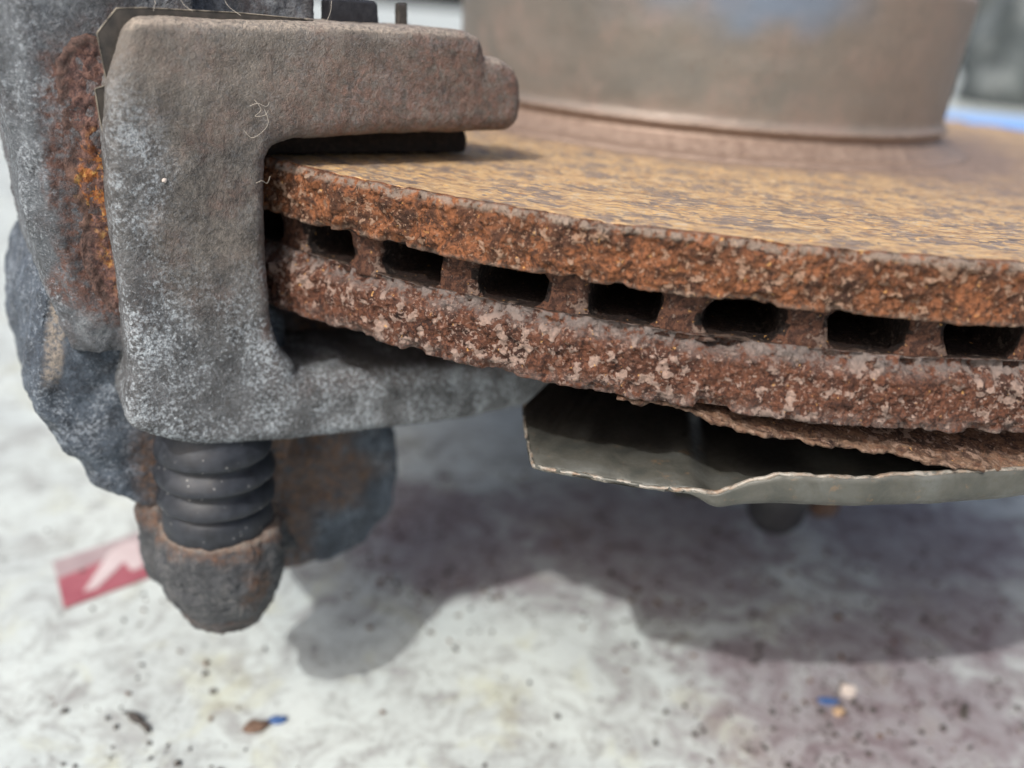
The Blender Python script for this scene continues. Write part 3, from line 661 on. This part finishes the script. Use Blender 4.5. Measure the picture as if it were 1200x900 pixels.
# rusted machined face
fp = [(-27.0, 9.0), (-26.6, 13.0), (-24.8, 15.8), (-22.4, 16.6), (-19, 15.0), (-17, 10), (-17.8, -23.6), (-20.9, -24.2), (-23.4, -23.2), (-25.0, -20.5), (-26.6, -14), (-26.2, -8), (-27.4, -3), (-26.8, 4)]
def rp_attr(P, N):
    s, b, z = to_sb(P); n = vn(P, 0.3, 9)
    gl = sstep(7.5, 2.0, np.hypot((s + 22.8), (z + 3.5) * 0.8)) + 0.8 * sstep(4.5, 1.5, np.hypot(s + 20.8, (z + 14.5) * 0.6)) + 0.5 * sstep(3, 1, np.hypot(s + 21.5, z - 3))
    wh = sstep(1.6, 0.9, np.hypot((s + 21.3) * 1.3, (z + 14.2) * 0.55) + 0.35 * n)
    q = np.array(fp + fp[:1]); dd = np.full(len(s), 1e9)
    for (x0, y0), (x1, y1) in zip(q[:-1], q[1:]):
        ex_, ey_ = x1 - x0, y1 - y0; u = np.clip(((s - x0) * ex_ + (z - y0) * ey_) / (ex_ ** 2 + ey_ ** 2), 0, 1)
        dd = np.minimum(dd, np.hypot(s - x0 - u * ex_, z - y0 - u * ey_))
    return {'glow': np.clip(gl, 0, 1), 'white': wh, 'fade': sstep(0, 3.4, dd + 1.2 * sstep(-24, -26, z) + 2.0 * sstep(-22, -20, s))}
cast('machined_face', [prism(fp, fp, 7.75, 12)], 'rustpatch', cal, 0.35, 6, 0.28, 0.6, 0.10, rp_attr, 33)
lb = [(-31.4, -17.5), (-34.2, -24.4), (-35.8, -32.6), (-35.0, -41.6), (-30.2, -51.0), (-29.4, -55.9), (-21.6, -62.8), (-12, -66), (4, -68), (8, -50), (6, -30), (-10, -18)]
lbf = [(s * 0.93 - 1.0, z * 0.97 - 0.8) for s, z in lb]
lug = [(2, -52), (20, -54), (31.0, -56.5), (32.8, -62), (33.4, -73), (31.6, -82), (26.2, -88.5), (16, -90.0), (4, -88.5), (0, -80)]
lugf = [(s - 1.0 if s > 20 else s, z) for s, z in lug]
inb = [(-20, -29), (46, -29), (50, -34), (48, -50), (30, -56), (-20, -56)]
def lb_attr(P, N):
    s, b, z = to_sb(P); n = vn(P, 0.15, 19)
    rust = np.clip(sstep(-25, -19, s + 3 * n) * sstep(16, 8, s) * sstep(-44, -50, z) + 0.95 * sstep(30, 22, s + 5 * n) * sstep(4, 12, s) * sstep(-80, -72, z + 4 * n), 0, 1)
    return {'silver': np.clip(0.75 - rust, 0, 1), 'rust': rust, 'dust': sstep(1.8, 0.6, np.abs(s + 28.6 - 0.22 * (z + 19) - 0.9 * n)) * sstep(-37, -33, z) * sstep(-17, -20, z)}
cast('piston_housing', [prism(lbf, lb, 13.0, 16), prism(lb, lb, 15, 52), prism(lugf, lug, 22, 24), prism(lug, lug, 23.5, 46), prism(inb, inb, 25, 60)], 'caliper', cal, 0.6, 9, 0.25, 0.5, 0.10, lb_attr, 51, lowamp=0.9)
# ear that takes the guide pin, with the bolt below it
ec = fr(-8.6, 9.6, 0)
earp = [(9.0, -62.6), (10.4, -63.2), (11.1, -65), (11.3, -69), (11.0, -73), (10.2, -76.5), (9.0, -79.0), (8.2, -79.8)]
def ear_attr(P, N):
    s, b, z = to_sb(P); n = vn(P, 0.4, 29)
    return {'silver': 0.5 + 0 * s, 'rust': np.clip(sstep(-68.5, -65.5, z + 1.6 * n) * 0.75 + 0.8 * sstep(4.0, 1.0, np.hypot(s + 6, (z + 74) * 0.6) + 1.5 * n), 0, 1), 'dust': 0.5 * sstep(0.4, 0.9, N[:, 2])}
sidep = lathe_solid([(3.6, -60), (4.6, -62), (4.8, -70), (4.2, -75), (3.0, -77)], *fr(-17.6, 17, 0)[:2], 28)
back_ear = prism([(-14, -64), (2, -66), (6, -78), (-6, -80), (-13, -78)], [(-12, -56), (4, -58), (8, -82), (-6, -82), (-13, -78)], 14, 26)
ear = cast('guide_pin_ear', [lathe_solid(earp, ec[0], ec[1]), sidep, back_ear], 'ear', cal, 0.4, 5, 0.35, 0.35, 0.18, ear_attr, 71, lowamp=0.9)
bx = fr(-8.8, 10.0, 0)
cast('guide_pin_bolt', [lathe_solid([(8.8, -73), (9.2, -77), (8.9, -80.4), (7.6, -83.0), (5.2, -84.4), (2.0, -84.8)], bx[0], bx[1], 9)], 'ear', ear, 0.35, 6, 0.25, 0.4, 0.12, lambda P, N: {'silver': 0.6 + 0 * P[:, 0], 'rust': 0.3 + 0 * P[:, 0], 'dust': 0 * P[:, 0]}, 81)

# ------------------------------------------------------------------ knuckle that carries the disc (almost hidden, in the shade)
kn = thing('steering_knuckle', (60, 70, -115), 'dark knuckle casting in the shade beneath the dust shield', 'knuckle')
hubp = lathe_solid([(40, -20), (44, -26), (44, -40), (36, -56), (30, -70)], 0, 0, 40)
def cyl(c0, c1, r0, r1, seg=24):
    c0 = np.array(c0, float); c1 = np.array(c1, float); T = (c1 - c0) / np.linalg.norm(c1 - c0)
    A = np.cross(T, [0.3, 0.5, 0.8]); A /= np.linalg.norm(A); B = np.cross(T, A)
    V = [c + (A * math.cos(2 * math.pi * k / seg) + B * math.sin(2 * math.pi * k / seg)) * r for c, r in ((c0, r0), (c1, r1)) for k in range(seg)]
    F = [list(range(seg))[::-1], list(range(seg, 2 * seg))] + [[k, (k + 1) % seg, seg + (k + 1) % seg, seg + k] for k in range(seg)]
    return V, F
cast('hub_carrier', [hubp, cyl((0, 10, -55), (60, 75, -112), 20, 12), cyl((0, 10, -55), (-20, 95, -112), 20, 12), cyl((60, 75, -108), (60, 75, -115.6), 14, 16), cyl((-20, 95, -108), (-20, 95, -115.6), 14, 16), cyl((5, -10, -60), (24, -50, -76), 12, 8)],
     'ear', kn, 1.6, 6, 0.4, 0.2, 0.1, None, 91)
cast('ball_joint', [lathe_solid([(5, -70), (7.4, -76), (8.2, -84), (7.2, -90), (4.6, -93.5), (2, -94.6)], 24, -53, 28)], 'black', kn, 0.6, 5, 0.1, 0.3, 0.05, None, 95)
nut = cast('joint_nut', [lathe_solid([(3, -78), (4.6, -80), (4.6, -88), (3.4, -90)], 37, -50, 12), cyl((24, -50, -80), (37, -50, -80), 3.5, 3.5)], 'ear', kn, 0.5, 3, 0.2, 0.3, 0.1, lambda P, N: {'silver': 0 * P[:, 0], 'rust': 1 + 0 * P[:, 0], 'dust': 0 * P[:, 0]}, 97)

# ------------------------------------------------------------------ sticker on the ground
stk = thing('sticker', (-148, -60, -GZ + 0.5), 'faded red and white printed sticker on the ground beside the bolt', 'sticker')
def flat(name, pts, z, mat, parent):
    pts = np.array(pts, float); n = len(pts); zz = np.array([gheight(x, y) for x, y in pts]) + z
    top = np.column_stack([pts, zz]); bot = np.column_stack([pts, zz - 0.15])
    return mesh_obj(name, np.concatenate([top, bot]), [list(range(n)), list(range(n, 2 * n))[::-1]] + [[(i + 1) % n, i, n + i, n + (i + 1) % n] for i in range(n)], mat, parent, smooth=False)
o0 = np.array([-150.0, -76.5]); e1 = np.array([25.0, 23.0]) / 34 ; e2 = np.array([-11.5, 18.0]) / 21.4
def sp_(a, b): q = o0 + e1 * a + e2 * b; return (q[0], q[1])
paper = flat('paper', [sp_(0, 0), sp_(34, 0), sp_(34, 21.4), sp_(0, 21.4)], 0.45, 'greyprint', stk)
flat('red_print', [sp_(0, 0), sp_(33.5, 0), sp_(33.5, 16), sp_(18, 14.5), sp_(0.2, 13)], 0.6, 'red', paper)
flat('white_mark', [sp_(5, 3.5), sp_(8, 3.0), sp_(16, 10), sp_(17, 5), sp_(20, 5), sp_(21, 17), sp_(17, 18.5), sp_(13, 16)], 0.75, 'whiteprint', paper)

# ------------------------------------------------------------------ debris
def lump(name, x, y, rx, ry, rz, mat, label, cat, group=None, seed=0, rot=0.0, rough=0.7):
    V, F = ball((0, 0, 0), rx, ry, rz, 16, 10); V = np.array(V)
    k = 1 + rough * fbm(V / max(rx, ry), 1.3, seed, 3); V = V * k[:, None]
    c, s_ = math.cos(rot), math.sin(rot); V = np.stack([V[:, 0] * c - V[:, 1] * s_ + x, V[:, 0] * s_ + V[:, 1] * c + y, V[:, 2] + gheight(x, y) + rz * 0.7], 1)
    return tag(mesh_obj(name, V, F, mat), label, cat, group)
lump('metal_chip', -118, -110.5, 3.0, 1.0, 0.8, 'chip_dark', 'dark curled metal chip on white ground at lower left', 'chip', seed=1, rot=-0.6)
lump('metal_chip', -95.5, -109.5, 2.4, 1.3, 0.7, 'chip_rust', 'brown chip with a blue flake beside it', 'chip', seed=2, rot=0.5)
lump('blue_flake', -92, -107.5, 1.9, 0.8, 0.5, 'chip_blue', 'small blue flake beside the brown chip', 'flake', seed=3, rot=0.2)
lump('pebble', 35.5, -90, 1.9, 1.5, 1.2, 'chip_white', 'pale round pebble on dirty ground, lower right', 'pebble', seed=4)
lump('blue_flake', 30.5, -93, 1.8, 0.9, 0.5, 'chip_blue', 'small blue flake next to the pale pebble', 'flake', seed=5)
lump('pebble', 31, -96.5, 1.4, 1.1, 0.9, 'chip_tan', 'small tan pebble below the blue flake', 'pebble', seed=6)
lump('metal_chip', 61, -94, 3.0, 0.8, 0.7, 'chip_dark', 'dark elongated chip near the lower right corner', 'chip', seed=7, rot=1.0)
rng = np.random.default_rng(5)
def grit(name, n, box, smin, smax, mat, label, clusters):
    V = []; F = []
    base_v, base_f = ball((0, 0, 0), 1, 1, 0.7, 6, 3); base_v = np.array(base_v)
    for i in range(n):
        if clusters and rng.random() < 0.6:
            cx, cy, cr = clusters[rng.integers(len(clusters))]; x = cx + rng.normal() * cr; y = cy + rng.normal() * cr
        else: x = rng.uniform(box[0], box[1]); y = rng.uniform(box[2], box[3])
        s = smin + (smax - smin) * rng.random() ** 3
        R = rng.uniform(0.6, 1.3, (len(base_v), 1)); q = base_v * R * s * rng.uniform(0.6, 1.4, 3)
        a = rng.uniform(0, 6.28); q = np.stack([q[:, 0] * math.cos(a) - q[:, 1] * math.sin(a) + x, q[:, 0] * math.sin(a) + q[:, 1] * math.cos(a) + y, q[:, 2] + gheight(x, y) + 0.4 * s], 1)
        o = len(V); V += q.tolist(); F += [[k + o for k in f] for f in base_f]
    ob = mesh_obj(name, np.array(V), F, mat); tag(ob, label, 'grit', None, 'stuff')
grit('grit', 1500, (-170, 110, -135, 20), 0.14, 0.75, 'chip_dark', 'fine dark grit scattered over the white ground', [(30, -92, 9), (40, -100, 14), (-5, -60, 18), (-120, -115, 14), (-60, -50, 14), (60, -80, 16), (10, -108, 10)])
grit('rust_grit', 420, (-150, 100, -130, 10), 0.15, 0.8, 'chip_rust', 'fine brown rust crumbs scattered over the white ground', [(30, -95, 12), (0, -55, 20), (40, -45, 14), (-60, -60, 12)])

# ------------------------------------------------------------------ stray fibres caught on the bracket
def fibre(label, pts, r=0.024):
    pts = np.array([fr(*p) for p in pts]); tt = np.linspace(0, 1, len(pts)); q = np.linspace(0, 1, 36)
    # Catmull-Rom through the points
    out = []
    n = len(pts)
    for u in q:
        x = u * (n - 1); i = min(int(x), n - 2); f = x - i
        p0, p1, p2, p3 = pts[max(i - 1, 0)], pts[i], pts[i + 1], pts[min(i + 2, n - 1)]
        out.append(0.5 * ((2 * p1) + (-p0 + p2) * f + (2 * p0 - 5 * p1 + 4 * p2 - p3) * f * f + (-p0 + 3 * p1 - 3 * p2 + p3) * f ** 3))
    o = tube(np.array(out), r, 'fibre', 'fibre', None, seg=5)
    return tag(o, label, 'fibre', 'stray fibres on the bracket')
fibre("topmost zigzag of the pale fibre tangle on the bracket corner", [(-2.6, -0.5, 9.5), (-1.8, -0.9, 8.2), (-2.6, -0.6, 7.2), (-1.2, -0.7, 7.4), (-0.6, -0.4, 8.0)])
fibre("long hooked pale fibre hanging below the tangle on the bracket corner", [(-1.2, -0.5, 8.2), (-0.8, -0.9, 6.4), (-1.8, -0.8, 5.0), (-3.2, -0.5, 4.2), (-4.2, -0.3, 5.2)])
fibre("short pale fibre lying across the tangle on the bracket corner", [(-3.2, -0.3, 8.6), (-2.2, -0.8, 9.0), (-1.0, -0.8, 8.6), (-0.4, -0.4, 9.2)])
fibre("tiny pale fibre at the bracket edge beside the disc's upper rim", [(-2.8, -0.3, -2.4), (-2.0, -0.7, -2.0), (-1.2, -0.5, -2.4), (-0.6, -0.3, -1.4)])
fibre("leftmost thin fibre standing on the bracket's top edge over the clip", [(-14.6, 3, 20.2), (-14.2, 3.5, 21.6), (-14.6, 4, 23.0), (-13.4, 4, 24.5)])
fibre("second thin fibre from the left on the bracket's top edge", [(-9.5, 3, 20.5), (-10.6, 3.5, 21.4), (-11.6, 4, 23.6)])
fibre("thin fibre on the bracket's top edge just left of the black tab", [(10, 4, 20.4), (11, 5, 21.6), (11.6, 6, 23.2)])
fibre("third thin fibre from the left on the bracket's top edge", [(-3, 3, 20.4), (-4.5, 4, 21.6), (-5, 5, 23.8)])

# ------------------------------------------------------------------ far, out-of-focus things
V, F = ball((0, 0, 0), 1, 1, 1, 64, 40); V = np.array(V)
k = 1 + 0.22 * fbm(V, 1.6, 8, 4) + 0.06 * fbm(V, 6, 9, 3)
V = V * k[:, None] * np.array([330, 260, 330]); V[:, 2] = np.maximum(V[:, 2], -150)
V = V + np.array([1580, 2330, -GZ + 148])
bd = mesh_obj('bundle', V, F, 'tarp'); tag(bd, 'blurred dark grey bundle standing far behind the disc', 'bundle')
def board(name, c, sx, sy, h, rot, mat, label, cat):
    bm = bmesh.new(); bmesh.ops.create_cube(bm, size=1); me = bpy.data.meshes.new(name)
    bmesh.ops.scale(bm, vec=(sx * MM, sy * MM, h * MM), verts=bm.verts); bmesh.ops.bevel(bm, geom=bm.edges[:], offset=3 * MM, segments=2, affect='EDGES'); bm.to_mesh(me); bm.free()
    me.materials.append(MAT[mat]); o = bpy.data.objects.new(name, me); col.objects.link(o)
    o.location = (c[0] * MM, c[1] * MM, h * MM / 2 + 0.002); o.rotation_euler.z = rot; return tag(o, label, cat)
board('blue_sheet', (1120, 1500, 0), 620, 240, 14, rad(-4), 'bluesheet', 'blurred light blue sheet lying behind the disc', 'sheet')
